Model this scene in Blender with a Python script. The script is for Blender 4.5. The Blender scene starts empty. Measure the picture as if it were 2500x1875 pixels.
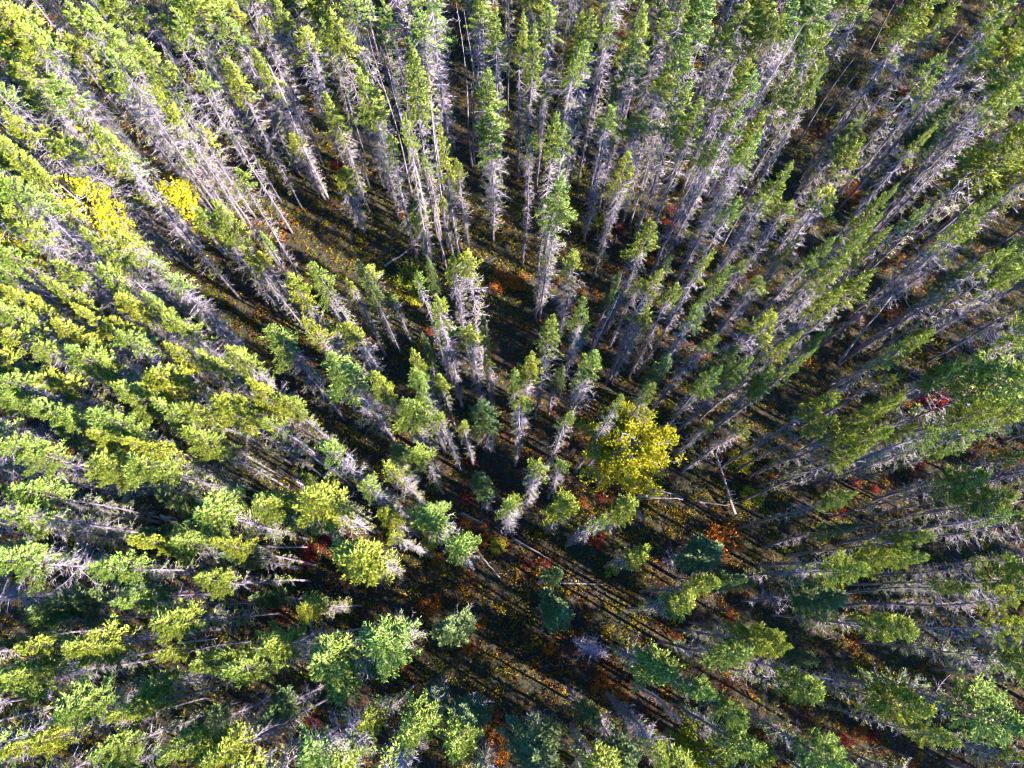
import bpy, math, random
import numpy as np
from mathutils import Matrix, Vector

# ------------------------------------------------------------------ camera, sky, sun, exposure
S = bpy.context.scene
C = S.collection
F, H = 1667.0, 40.0                       # focal length in photo pixels (2500 wide), camera height in metres
PITCH = math.atan(math.hypot(20, 522) / F)
ROLL = math.atan2(20, 522)
fw = np.array([0, math.sin(PITCH), -math.cos(PITCH)])
u0 = np.array([0, math.cos(PITCH), math.sin(PITCH)])
r0 = np.array([1.0, 0, 0])
RI = r0 * math.cos(ROLL) + u0 * math.sin(ROLL)
UP = u0 * math.cos(ROLL) - r0 * math.sin(ROLL)
cd = bpy.data.cameras.new('camera')
cam = bpy.data.objects.new('camera', cd)
C.objects.link(cam)
cd.sensor_width = 36.0
cd.lens = 36.0 * F / 2500.0
cd.clip_end = 8000
m = Matrix.Identity(4)
for i in range(3):
    m[i][0], m[i][1], m[i][2] = RI[i], UP[i], -fw[i]
m[2][3] = H
cam.matrix_world = m
S.camera = cam

SUN_AZ, SUN_EL = math.radians(-27), math.radians(33)
sdir = Vector((math.cos(SUN_AZ) * math.cos(SUN_EL), math.sin(SUN_AZ) * math.cos(SUN_EL), math.sin(SUN_EL)))
W = bpy.data.worlds.new('World')
S.world = W
W.use_nodes = True
nt = W.node_tree
sky = nt.nodes.new('ShaderNodeTexSky')
sky.sky_type = 'NISHITA'
sky.sun_disc = False
sky.sun_elevation = SUN_EL
sky.sun_rotation = math.atan2(sdir.x, sdir.y)
sky.air_density = 1.0
sky.dust_density = 0.0
sky.ozone_density = 10.0
bg = nt.nodes['Background']
bg.inputs[1].default_value = 0.115
hs = nt.nodes.new('ShaderNodeHueSaturation')
hs.inputs['Saturation'].default_value = 1.12
nt.links.new(sky.outputs[0], hs.inputs['Color'])
nt.links.new(hs.outputs[0], bg.inputs[0])
sl = bpy.data.lights.new('sun', 'SUN')
sl.energy = 5.0
sl.angle = math.radians(0.5)
sl.color = (1.0, 0.94, 0.84)
so = bpy.data.objects.new('sun', sl)
C.objects.link(so)
so.rotation_euler = sdir.to_track_quat('Z', 'Y').to_euler()
so.location = sdir * 80
S.view_settings.view_transform = 'Standard'
S.view_settings.look = 'None'
S.view_settings.gamma = 1.0
S.view_settings.use_curve_mapping = False
S.view_settings.exposure = 2.8
S.cycles.use_denoising = True
S.cycles.filter_width = 1.1
S.cycles.use_adaptive_sampling = True
S.cycles.adaptive_threshold = 0.03
S.cycles.max_bounces = 3
S.cycles.diffuse_bounces = 1
S.cycles.transmission_bounces = 2
S.cycles.glossy_bounces = 1

# ------------------------------------------------------------------ pixel -> place
def ray(x, y):
    return fw + (x - 1250) / F * RI + (937.5 - y) / F * UP
def at(x, y, z=0.0):
    d = ray(x, y)
    k = (H - z) / -d[2]
    return d[0] * k, d[1] * k, k
def project(p):
    q = np.array(p, float) - np.array([0, 0, H])
    k = q @ fw
    return 1250 + F * (q @ RI) / k, 937.5 - F * (q @ UP) / k

# ------------------------------------------------------------------ materials
def mat(name):
    mt = bpy.data.materials.new(name)
    mt.use_nodes = True
    n = mt.node_tree.nodes
    n.clear()
    out = n.new('ShaderNodeOutputMaterial')
    return mt, n, mt.node_tree.links, out
def ramp(n, stops):
    r = n.new('ShaderNodeValToRGB')
    e = r.color_ramp.elements
    while len(e) < len(stops):
        e.new(0.5)
    for k, (p, c) in enumerate(stops):
        e[k].position = p
        e[k].color = (*c, 1)
    return r
def leaf_mat(name, stops, obj_lo, obj_hi, trans=0.25, attr=None, gloss=0.0):
    """needle or leaf: colour differs from shoot to shoot (island) and from plant to plant (object)"""
    mt, n, l, out = mat(name)
    if attr:
        a = n.new('ShaderNodeAttribute')
        a.attribute_name = attr
        col = a.outputs['Color']
    else:
        g = n.new('ShaderNodeNewGeometry')
        r = ramp(n, stops)
        l.new(g.outputs['Random Per Island'], r.inputs[0])
        oi = n.new('ShaderNodeObjectInfo')
        r2 = ramp(n, [(0, obj_lo), (1, obj_hi)])
        l.new(oi.outputs['Random'], r2.inputs[0])
        mx = n.new('ShaderNodeMix')
        mx.data_type = 'RGBA'
        mx.blend_type = 'MULTIPLY'
        mx.inputs[0].default_value = 1.0
        l.new(r.outputs[0], mx.inputs[6])
        l.new(r2.outputs[0], mx.inputs[7])
        col = mx.outputs[2]
    d = n.new('ShaderNodeBsdfDiffuse')
    t = n.new('ShaderNodeBsdfTranslucent')
    ms = n.new('ShaderNodeMixShader')
    ms.inputs[0].default_value = trans
    l.new(col, d.inputs[0])
    l.new(col, t.inputs[0])
    l.new(d.outputs[0], ms.inputs[1])
    l.new(t.outputs[0], ms.inputs[2])
    if gloss:
        gl = n.new('ShaderNodeBsdfGlossy')
        gl.inputs['Roughness'].default_value = 0.5
        gl.inputs['Color'].default_value = (0.9, 0.95, 1.0, 1)
        m2 = n.new('ShaderNodeMixShader')
        m2.inputs[0].default_value = gloss
        l.new(ms.outputs[0], m2.inputs[1])
        l.new(gl.outputs[0], m2.inputs[2])
        ms = m2
    l.new(ms.outputs[0], out.inputs[0])
    return mt
def wood_mat(name, a, b, scale=6.0):
    mt, n, l, out = mat(name)
    tc = n.new('ShaderNodeTexCoord')
    mp = n.new('ShaderNodeMapping')
    mp.inputs['Scale'].default_value = (scale, scale, scale * 0.25)
    l.new(tc.outputs['Object'], mp.inputs[0])
    nz = n.new('ShaderNodeTexNoise')
    nz.inputs['Scale'].default_value = 3.0
    nz.inputs['Detail'].default_value = 5.0
    l.new(mp.outputs[0], nz.inputs[0])
    r = ramp(n, [(0.3, a), (0.7, b)])
    l.new(nz.outputs[0], r.inputs[0])
    p = n.new('ShaderNodeBsdfPrincipled')
    p.inputs['Roughness'].default_value = 0.9
    l.new(r.outputs[0], p.inputs['Base Color'])
    l.new(p.outputs[0], out.inputs[0])
    return mt

M_NEEDLE = leaf_mat('spruce_needles', [(0.0, (0.062, 0.105, 0.014)), (0.35, (0.175, 0.215, 0.022)), (0.8, (0.325, 0.335, 0.034)), (1.0, (0.40, 0.37, 0.07))],
                    (0.78, 0.98, 1.5), (1.15, 1.06, 0.8), gloss=0.022)
M_SHADE_NEEDLE = leaf_mat('shade_tinted_needles', [(0.0, (0.055, 0.100, 0.040)), (0.6, (0.140, 0.190, 0.058)), (1.0, (0.23, 0.26, 0.065))],
                  (0.85, 0.95, 1.05), (1.1, 1.05, 0.9), gloss=0.025)  # bluer green puts the teal of shaded crowns into the needle colour
M_GOLD = leaf_mat('golden_needles', [(0.0, (0.22, 0.22, 0.014)), (0.55, (0.42, 0.37, 0.018)), (0.85, (0.50, 0.40, 0.02)), (1.0, (0.45, 0.28, 0.03))], (0.95, 1, 1), (1.05, 1, 1))
M_YELLOW = leaf_mat('yellow_leaves', [(0.0, (0.13, 0.17, 0.016)), (0.45, (0.34, 0.33, 0.016)), (0.85, (0.45, 0.38, 0.02)), (1.0, (0.44, 0.24, 0.03))], (0.95, 1, 1), (1.05, 1, 1), 0.35)
M_LIME = leaf_mat('lime_leaves', [(0.0, (0.10, 0.14, 0.014)), (0.6, (0.20, 0.23, 0.016)), (1.0, (0.32, 0.27, 0.02))], (0.9, 1, 1), (1.1, 1, 1), 0.35)
M_RED = leaf_mat('red_leaves', [(0.0, (0.06, 0.012, 0.010)), (0.5, (0.20, 0.012, 0.016)), (0.85, (0.42, 0.02, 0.022)), (1.0, (0.36, 0.10, 0.03))], (0.8, 0.9, 0.9), (1.1, 1.2, 1), 0.35)
M_ORANGE = leaf_mat('orange_leaves', [(0.0, (0.20, 0.045, 0.012)), (0.6, (0.38, 0.10, 0.016)), (1.0, (0.48, 0.20, 0.02))], (0.8, 0.9, 0.9), (1.1, 1.1, 1), 0.35)
M_RUST = leaf_mat('rust_leaves', [(0.0, (0.12, 0.028, 0.014)), (0.6, (0.24, 0.060, 0.018)), (1.0, (0.32, 0.11, 0.02))], (0.8, 0.9, 0.9), (1.1, 1.1, 1), 0.3)
M_COVER = leaf_mat('ground_cover', None, None, None, 0.25, attr='Col')
M_TWIG = leaf_mat('grey_twigs', [(0.0, (0.11, 0.085, 0.110)), (0.5, (0.235, 0.190, 0.232)), (1.0, (0.46, 0.395, 0.455))], (0.85, 0.85, 0.87), (1.1, 1.08, 1.08), 0.0)  # grey-lilac twigs; the tint partly carries the violet of shaded wood
M_BARK = wood_mat('grey_bark', (0.065, 0.046, 0.062), (0.20, 0.155, 0.195))  # lilac-grey bark, tinted partly to paint in the violet shade on trunks
M_BOUGH = wood_mat('bough_bark', (0.07, 0.05, 0.035), (0.15, 0.11, 0.08))
M_SILVER = wood_mat('weathered_wood', (0.22, 0.20, 0.21), (0.44, 0.41, 0.42))
M_LOG = wood_mat('log_bark', (0.09, 0.065, 0.06), (0.26, 0.21, 0.205), 4.0)

# ------------------------------------------------------------------ mesh helpers (numpy)
def mk(name, V, T, col=None):
    V = np.ascontiguousarray(V, np.float32)
    T = np.ascontiguousarray(T, np.int32)
    me = bpy.data.meshes.new(name)
    me.vertices.add(len(V))
    me.vertices.foreach_set('co', V.ravel())
    me.loops.add(T.size)
    me.loops.foreach_set('vertex_index', T.ravel())
    me.polygons.add(len(T))
    me.polygons.foreach_set('loop_start', np.arange(0, T.size, 3, dtype=np.int32))
    if col is not None:
        a = me.color_attributes.new('Col', 'FLOAT_COLOR', 'POINT')
        a.data.foreach_set('color', np.ascontiguousarray(np.c_[col, np.ones(len(col))], np.float32).ravel())
    me.update(calc_edges=True)
    return me
def cat(parts):
    Vs, Ts, o = [], [], 0
    for V, T in parts:
        if len(V) == 0:
            continue
        Vs.append(V)
        Ts.append(T + o)
        o += len(V)
    return np.concatenate(Vs), np.concatenate(Ts)
def unit(a):
    return a / np.maximum(np.linalg.norm(a, axis=-1, keepdims=True), 1e-9)
def perp(d):
    up = np.where(np.abs(d[:, 2:3]) > 0.9, np.array([[1.0, 0, 0]]), np.array([[0, 0, 1.0]]))
    return unit(np.cross(d, up))
def shoots(c, d, ln, wd):
    """needle shoots: two crossed lance-shaped blades each"""
    n = len(c)
    d = unit(d)
    s = perp(d)
    t = np.cross(d, s)
    ln = ln[:, None]
    wd = wd[:, None]
    mid = c + d * ln * 0.45
    V = np.stack([c, mid + s * wd, mid - s * wd, c + d * ln, mid + t * wd, mid - t * wd], 1).reshape(-1, 3)
    b = (np.arange(n) * 6)[:, None, None]
    T = (b + np.array([[0, 1, 3], [0, 3, 2], [0, 4, 3], [0, 3, 5]])[None]).reshape(-1, 3)
    return V, T
def spikes(c, d, ln, wd):
    """thin three-sided twigs"""
    n = len(c)
    d = unit(d)
    s = perp(d)
    t = np.cross(d, s)
    wd = wd[:, None]
    V = np.stack([c + s * wd, c - 0.5 * s * wd + 0.87 * t * wd, c - 0.5 * s * wd - 0.87 * t * wd, c + d * ln[:, None]], 1).reshape(-1, 3)
    b = (np.arange(n) * 4)[:, None, None]
    T = (b + np.array([[0, 1, 3], [1, 2, 3], [2, 0, 3]])[None]).reshape(-1, 3)
    return V, T
def leaves(c, nrm, size, rng):
    """flat roundish leaves, five-cornered, slightly folded"""
    n = len(c)
    nrm = unit(nrm)
    s = perp(nrm)
    t = np.cross(nrm, s)
    a0 = rng.uniform(0, 6.28, n)[:, None]
    vs = []
    for k in range(4):
        a = a0 + k * math.pi / 2
        r = size[:, None] * (1.0 if k % 2 else 0.72)
        vs.append(c + (np.cos(a) * s + np.sin(a) * t) * r + nrm * size[:, None] * (0.25 if k % 2 else 0))
    V = np.stack(vs, 1).reshape(-1, 3)
    b = (np.arange(n) * 4)[:, None, None]
    T = (b + np.array([[0, 1, 2], [0, 2, 3]])[None]).reshape(-1, 3)
    return V, T
def tube(path, rad, sides=3):
    P = np.asarray(path, float)
    k = len(P)
    d = unit(np.gradient(P, axis=0))
    s = perp(d)
    t = np.cross(d, s)
    a = np.arange(sides) * 2 * math.pi / sides
    V = (P[:, None] + np.asarray(rad)[:, None, None] * (np.cos(a)[None, :, None] * s[:, None] + np.sin(a)[None, :, None] * t[:, None])).reshape(-1, 3)
    T = []
    for i in range(k - 1):
        for j in range(sides):
            p, q = i * sides + j, i * sides + (j + 1) % sides
            T += [(p, q, q + sides), (p, q + sides, p + sides)]
    e = (k - 1) * sides
    for j in range(1, sides - 1):
        T.append((e, e + j, e + j + 1))
        T.append((0, j + 1, j))
    return V, np.array(T)

# ------------------------------------------------------------------ conifer parts (normal size: 14 m tall, crown radius 1 m)
TH = 14.0
def lean_path(rng, n=12, amp=0.10, top=TH):
    z = np.linspace(0, top, n)
    f1, f2 = rng.uniform(0, 6.28, 2)
    x = amp * np.sin(z * 0.45 + f1) * (z / top)
    y = amp * np.sin(z * 0.38 + f2) * (z / top)
    return np.c_[x - x[0], y - y[0], z]
def trunk_mesh(name, path, r0_=0.125, tip=0.012, sides=7, stub=True):
    k = np.linspace(1, 0, len(path))
    rad = tip + (r0_ - tip) * k ** 0.85
    rad[0] *= 1.35
    return mk(name, *tube(path, rad, sides))
def on(path, z):
    return np.array([np.interp(z, path[:, 2], path[:, 0]), np.interp(z, path[:, 2], path[:, 1]), z])
def envelope(rng):
    ph = rng.uniform(0, 6.28, 6)
    def f(z, phi):
        return 1 + 0.20 * math.sin(2 * phi + ph[0] + z * 0.5) + 0.16 * math.sin(3 * phi + ph[1] - z * 1.3) + 0.14 * math.sin(z * 2.1 + ph[2])
    return f
def live_crown(rng, path, z0, shape=0.75, dens=1.0, gap=0.0, thin_to=None):
    """green boughs from height z0 up to the leader"""
    env = envelope(rng)
    cs, ds, ls, ws = [], [], [], []
    bt = []
    z = z0
    while z < TH - 0.12:
        u = (TH - z) / (TH - z0)
        R = min(1.0, 1.18 * u ** shape)
        R = max(R, 0.12)
        nb = 2 if rng.random() < 0.4 else 3
        if thin_to is not None and z < thin_to:
            nb = 1 if rng.random() < 0.65 else 0
        for _ in range(nb):
            phi = rng.uniform(0, 6.283)
            L = R * env(z, phi) * rng.uniform(0.62, 1.12)
            if rng.random() < gap:
                continue
            p0 = on(path, z)
            el = math.radians(42 * (1 - u) ** 1.5 - 14 * u + rng.normal(0, 9))
            out = np.array([math.cos(phi), math.sin(phi), 0])
            side = np.array([-math.sin(phi), math.cos(phi), 0])
            n = max(5, int(L / 0.021 * dens))
            t = rng.uniform(0.22 if u > 0.3 else 0.05, 1.0, n) ** 0.8
            dz = L * (t * math.sin(el) + 0.20 * t * t * u - 0.10 * u * t)
            base = p0 + out * (t * L * math.cos(el))[:, None] + np.array([0, 0, 1.0]) * dz[:, None]
            sg = rng.choice([-1, 1], n)
            spread = rng.uniform(0.35, 1.25, n) * sg
            lat = 0.30 * L * (1 - t) * rng.uniform(0, 1, n) * sg
            base = base + side * lat[:, None] + rng.normal(0, 0.02, (n, 3))
            dr = out * np.cos(spread)[:, None] + side * np.sin(spread)[:, None] + np.array([0, 0, 1.0]) * rng.normal(0.28, 0.32, n)[:, None]
            cs.append(base)
            ds.append(dr)
            ls.append(rng.uniform(0.09, 0.18, n))
            ws.append(rng.uniform(0.017, 0.032, n))
            if L > 0.35:
                q = np.linspace(0, 0.9, 3)
                bp = p0 + out * (q * L * math.cos(el))[:, None] + np.array([0, 0, 1.0]) * (L * (q * math.sin(el) + 0.2 * q * q * u - 0.1 * u * q))[:, None]
                bt.append(tube(bp, [0.014, 0.010, 0.005], 3))
        z += rng.uniform(0.045, 0.095) / dens
    n = 14                                                   # leader
    zt = rng.uniform(TH - 0.45, TH, n)
    cs.append(np.stack([on(path, q) for q in zt]))
    ds.append(np.c_[rng.normal(0, 0.5, (n, 2)), np.ones(n)])
    ls.append(rng.uniform(0.12, 0.22, n))
    ws.append(rng.uniform(0.02, 0.03, n))
    return shoots(np.concatenate(cs), np.concatenate(ds), np.concatenate(ls), np.concatenate(ws)), bt
def dead_boughs(rng, path, za, zb, R=0.95, step=0.05, twigs=16, tuft=0.0):
    """bare grey boughs, drooping with upturned ends, full of side twigs"""
    parts = []
    env = envelope(rng)
    c_, d_, l_, w_ = [], [], [], []
    gc, gd = [], []
    z = za
    while z < zb:
        f = (z - za) / max(zb - za, 0.1)
        phi = rng.uniform(0, 6.283)
        L = R * env(z, phi) * rng.uniform(0.35, 1.1) * (0.45 + 0.55 * min(1, f * 2.2))
        p0 = on(path, z)
        el = math.radians(rng.normal(-12, 14))
        out = np.array([math.cos(phi), math.sin(phi), 0])
        side = np.array([-math.sin(phi), math.cos(phi), 0])
        q = np.linspace(0, 1, 4)
        curl = rng.uniform(-0.1, 0.35)
        bow = rng.normal(0, 0.16)
        def P(t):
            t = np.asarray(t)
            return p0 + out * (t * L * math.cos(el))[:, None] + side * (bow * L * t * t)[:, None] + np.array([0, 0, 1.0]) * (L * (t * math.sin(el) + curl * t * t - 0.12 * t))[:, None]
        rb = rng.uniform(0.007, 0.015)
        parts.append(tube(P(q), [rb, rb * 0.8, rb * 0.55, 0.004], 3))
        n = int(twigs * (0.4 + L))
        t = rng.uniform(0.15, 1.0, n)
        sg = rng.choice([-1, 1], n)
        an = rng.uniform(0.4, 1.2, n) * sg
        c_.append(P(t))
        d_.append(out * np.cos(an)[:, None] + side * np.sin(an)[:, None] + np.array([0, 0, 1.0]) * rng.normal(-0.05, 0.35, n)[:, None])
        l_.append(rng.uniform(0.08, 0.34, n) * (0.5 + 0.6 * L))
        w_.append(rng.uniform(0.0035, 0.008, n))
        if rng.random() < tuft:
            k = rng.integers(7, 18)
            tt = rng.uniform(0.45, 1.0, k)
            gc.append(P(tt) + rng.normal(0, 0.06, (k, 3)))
            gd.append(out + rng.normal(0, 0.6, (k, 3)) + np.array([0, 0, 0.3]))
        z += rng.uniform(0.5, 1.5) * step
    parts.append(spikes(np.concatenate(c_), np.concatenate(d_), np.concatenate(l_), np.concatenate(w_)))
    green = None
    if gc:
        gc, gd = np.concatenate(gc), np.concatenate(gd)
        green = shoots(gc, gd, rng.uniform(0.08, 0.16, len(gc)), rng.uniform(0.014, 0.026, len(gc)))
    return cat(parts), green

VAR = {}
def make_variants():
    spec = {'G': (8, (9.4, 11.2), (2.0, 0.32)), 'R': (8, (10.2, 11.4), (3.2, 0.70)), 'M': (8, (10.8, 12.1), (1.5, 0.26)), 'S': (6, (12.1, 12.9), (1.2, 0.16)),
            'P': (4, (6.5, 8.5), (1.6, 0.10)), 'D': (4, None, (1.2, 0.0)), 'B': (3, None, (4.0, 0.0))}
    for kind, (cnt, zr, (dz, tuft)) in spec.items():
        VAR[kind] = []
        for k in range(cnt):
            rng = np.random.default_rng(1000 + 37 * k + ord(kind))
            path = lean_path(rng, amp=rng.uniform(0.05, 0.22) if kind != 'B' else rng.uniform(0.15, 0.4))
            e = {'trunk': trunk_mesh('trunk', path, rng.uniform(0.065, 0.095), 0.006)}
            if zr:
                z0 = rng.uniform(*zr)
                gr, bt = live_crown(rng, path, z0, shape=rng.uniform(0.55, 0.80) if kind == 'R' else rng.uniform(0.65, 1.0), dens={'P': 1.2, 'R': 1.15}.get(kind, 1.0),
                                    gap={'R': 0.10, 'G': 0.10, 'M': 0.14, 'S': 0.15, 'P': 0.0}[kind], thin_to=z0 + {'R': 0.35, 'G': 0.7, 'M': 0.5, 'S': 0.2, 'P': 0.6}[kind])
                top = {'R': z0 + 0.4, 'G': z0 + 0.6, 'M': z0 + 0.7, 'S': z0 + 0.4, 'P': z0 + 0.6}[kind]
                de, tg = dead_boughs(rng, path, dz, top, R=rng.uniform(0.8, 1.0), step={'P': 0.10, 'R': 0.085}.get(kind, 0.05), tuft=tuft)
                gg = cat([gr, tg]) if tg else gr
                bb = cat(bt)
                cm = mk('crown', *cat([gg, bb]))
                mi = np.zeros(len(cm.polygons), np.int32)
                mi[len(gg[1]):] = 1
                cm.polygons.foreach_set('material_index', mi)
                e['crown'] = cm
                e['dead_branches'] = mk('dead_branches', *de)
            elif kind == 'D':
                de, _ = dead_boughs(rng, path, dz, TH - 0.1, R=rng.uniform(0.8, 1.0), step=0.055, twigs=12)
                V, T = de
                tp = np.clip((TH + 0.6 - V[:, 2]) / (TH * 0.45), 0.12, 1.0)
                cx = np.c_[np.interp(V[:, 2], path[:, 2], path[:, 0]), np.interp(V[:, 2], path[:, 2], path[:, 1])]
                V[:, :2] = cx + (V[:, :2] - cx) * tp[:, None]
                e['dead_branches'] = mk('dead_branches', V, T)
            else:
                for q, zb in enumerate(np.sort(rng.uniform(dz, TH - 0.4, 12))):
                    de, _ = dead_boughs(rng, path, zb, zb + 0.001, R=1.2, step=1.0, twigs=7)
                    e['branch%d' % q] = mk('branch', *de)
            VAR[kind].append(e)
make_variants()
MATS = {'boughs': M_BOUGH, 'branch': M_TWIG, 'trunk': M_BARK, 'crown': M_NEEDLE, 'dead_branches': M_TWIG}
for kind, lst in VAR.items():
    for e in lst:
        for pn, me in e.items():
            me.materials.append(M_SHADE_NEEDLE if (pn == 'crown' and kind == 'P') else M_SILVER if (pn == 'trunk' and kind in 'D') else MATS[pn.rstrip('0123456789')])
            if pn == 'crown':
                me.materials.append(M_BOUGH)

# ------------------------------------------------------------------ tagging helpers
def tag(o, label=None, cat_=None, group=None, kind=None):
    if label: o['label'] = label
    if cat_: o['category'] = cat_
    if group: o['group'] = group
    if kind: o['kind'] = kind
    return o
def empty(name, loc, rz=0.0, sc=(1, 1, 1)):
    o = bpy.data.objects.new(name, None)
    o.empty_display_size = 0.3
    C.objects.link(o)
    o.location = loc
    o.rotation_euler = (0, 0, rz)
    o.scale = sc
    return o
def part(name, me, parent):
    o = bpy.data.objects.new(name, me)
    C.objects.link(o)
    o.parent = parent
    return o

# ------------------------------------------------------------------ the ground
def gh(x, y):
    return 0.10 * np.sin(x * 0.31 + 1.2) * np.cos(y * 0.27) + 0.06 * np.sin(x * 0.9 + y * 0.7) + 0.04 * np.cos(1.9 * x - 1.3 * y)
g1 = np.concatenate([[-4000, -1500, -500, -200, -100], np.linspace(-64, 64, 161), [100, 200, 500, 1500, 4000]])
GX, GY = np.meshgrid(g1, g1 + 12)
near = np.clip((110 - np.hypot(GX, GY)) / 40, 0, 1)
GV = np.c_[GX.ravel(), GY.ravel(), (gh(GX, GY) * near).ravel()]
N = len(g1)
ii, jj = np.meshgrid(np.arange(N - 1), np.arange(N - 1))
a = (ii * N + jj).ravel()
GT = np.concatenate([np.c_[a, a + 1, a + N + 1], np.c_[a, a + N + 1, a + N]])
gm = mk('ground', GV, GT)
mt, n, l, out = mat('forest_floor')
tc = n.new('ShaderNodeTexCoord')
na = n.new('ShaderNodeTexNoise'); na.inputs['Scale'].default_value = 0.35; na.inputs['Detail'].default_value = 4
nb = n.new('ShaderNodeTexNoise'); nb.inputs['Scale'].default_value = 5.0; nb.inputs['Detail'].default_value = 8
l.new(tc.outputs['Object'], na.inputs[0]); l.new(tc.outputs['Object'], nb.inputs[0])
ra = ramp(n, [(0.30, (0.022, 0.022, 0.007)), (0.5, (0.028, 0.020, 0.008)), (0.7, (0.030, 0.015, 0.009))])
rb = ramp(n, [(0.3, (0.35, 0.33, 0.30)), (0.7, (1.25, 1.2, 1.1))])
l.new(na.outputs[0], ra.inputs[0]); l.new(nb.outputs[0], rb.inputs[0])
mx = n.new('ShaderNodeMix'); mx.data_type = 'RGBA'; mx.blend_type = 'MULTIPLY'; mx.inputs[0].default_value = 1.0
l.new(ra.outputs[0], mx.inputs[6]); l.new(rb.outputs[0], mx.inputs[7])
pb = n.new('ShaderNodeBsdfPrincipled'); pb.inputs['Roughness'].default_value = 1.0
bp = n.new('ShaderNodeBump'); bp.inputs['Strength'].default_value = 0.8; bp.inputs['Distance'].default_value = 0.12
l.new(nb.outputs[0], bp.inputs['Height']); l.new(bp.outputs[0], pb.inputs['Normal'])
l.new(mx.outputs[2], pb.inputs['Base Color']); l.new(pb.outputs[0], out.inputs[0])
gm.materials.append(mt)
ground = bpy.data.objects.new('ground', gm)
C.objects.link(ground)
tag(ground, 'brown mossy forest floor under the trees', 'ground', kind='structure')

# low heath plants: nobody could count them
def value_noise(x, y, seed, cell):
    r = np.random.default_rng(seed).random((256, 256))
    fx, fy = x / cell + 500, y / cell + 500
    ix, iy = np.floor(fx).astype(int), np.floor(fy).astype(int)
    tx, ty = fx - ix, fy - iy
    tx, ty = tx * tx * (3 - 2 * tx), ty * ty * (3 - 2 * ty)
    g = lambda i, j: r[i % 256, j % 256]
    return (g(ix, iy) * (1 - tx) + g(ix + 1, iy) * tx) * (1 - ty) + (g(ix, iy + 1) * (1 - tx) + g(ix + 1, iy + 1) * tx) * ty
def ground_cover():
    rng = np.random.default_rng(5)
    npl = 62000
    X = rng.uniform(-46, 46, npl); Y = rng.uniform(-16, 52, npl)
    ok = (np.abs(X) < 31 + 0.30 * np.maximum(Y, -5) + 4)
    X, Y = X[ok], Y[ok]
    npl = len(X)
    pal = 0.66 * np.array([[0.125, 0.120, 0.010], [0.21, 0.140, 0.010], [0.27, 0.145, 0.010], [0.17, 0.045, 0.012], [0.095, 0.042, 0.016], [0.24, 0.065, 0.012], [0.065, 0.090, 0.012], [0.20, 0.10, 0.06]])
    k1 = value_noise(X, Y, 1, 3.2); k2 = value_noise(X, Y, 2, 1.1); k3 = value_noise(X, Y, 3, 7.0)
    warm = 0.22 * np.exp(-((X + 2) ** 2 + (Y - 1.5) ** 2) / 40) + 0.12 * np.exp(-((X - 9) ** 2 + (Y + 4) ** 2) / 40)
    idx = np.clip((warm + k1 * 0.55 + k2 * 0.35 + rng.normal(0, 0.14, npl) + 0.02) * 8, 0, 7).astype(int)
    idx = np.array([6, 0, 1, 0, 4, 2, 3, 5])[idx]
    hgt = 0.16 + 0.42 * k2 * rng.uniform(0.5, 1.2, npl)
    nl = rng.integers(7, 14, npl)
    pid = np.repeat(np.arange(npl), nl)
    n = len(pid)
    r = 0.20 * np.sqrt(rng.random(n)) + 0.02
    a = rng.uniform(0, 6.283, n)
    x = X[pid] + r * np.cos(a); y = Y[pid] + r * np.sin(a)
    z = gh(x, y) + hgt[pid] * rng.uniform(0.25, 1.0, n) * (1 - r * 1.2)
    nr = np.c_[np.cos(a) * 0.5 + rng.normal(0, 0.35, n), np.sin(a) * 0.5 + rng.normal(0, 0.35, n), np.ones(n)]
    sz = rng.uniform(0.028, 0.066, n) * (0.85 + 0.4 * k3[pid])
    V, T = leaves(np.c_[x, y, z], nr, sz, rng)
    col = pal[idx[pid]] * rng.uniform(0.6, 1.7, (n, 1)) * rng.uniform(0.9, 1.1, (n, 3))
    me = mk('heath_plants', V, T, np.repeat(col, 4, 0))
    me.materials.append(M_COVER)
    o = bpy.data.objects.new('heath_plants', me)
    C.objects.link(o)
    tag(o, 'low ochre, olive and rust heath plants covering the forest floor', 'ground cover', kind='stuff')
    # fallen grey twigs
    n = 8000
    x = rng.uniform(-42, 42, n); y = rng.uniform(-14, 48, n)
    a = rng.uniform(0, 6.283, n)
    V, T = spikes(np.c_[x, y, gh(x, y) + rng.uniform(0.05, 0.40, n)], np.c_[np.cos(a), np.sin(a), rng.normal(0.15, 0.35, n)], rng.uniform(0.25, 1.1, n), rng.uniform(0.006, 0.013, n))
    me = mk('twig_litter', V, T)
    me.materials.append(M_BARK)
    o = bpy.data.objects.new('twig_litter', me)
    C.objects.link(o)
    tag(o, 'bare grey twigs and sticks littering the forest floor', 'twigs', kind='stuff')
ground_cover()

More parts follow.
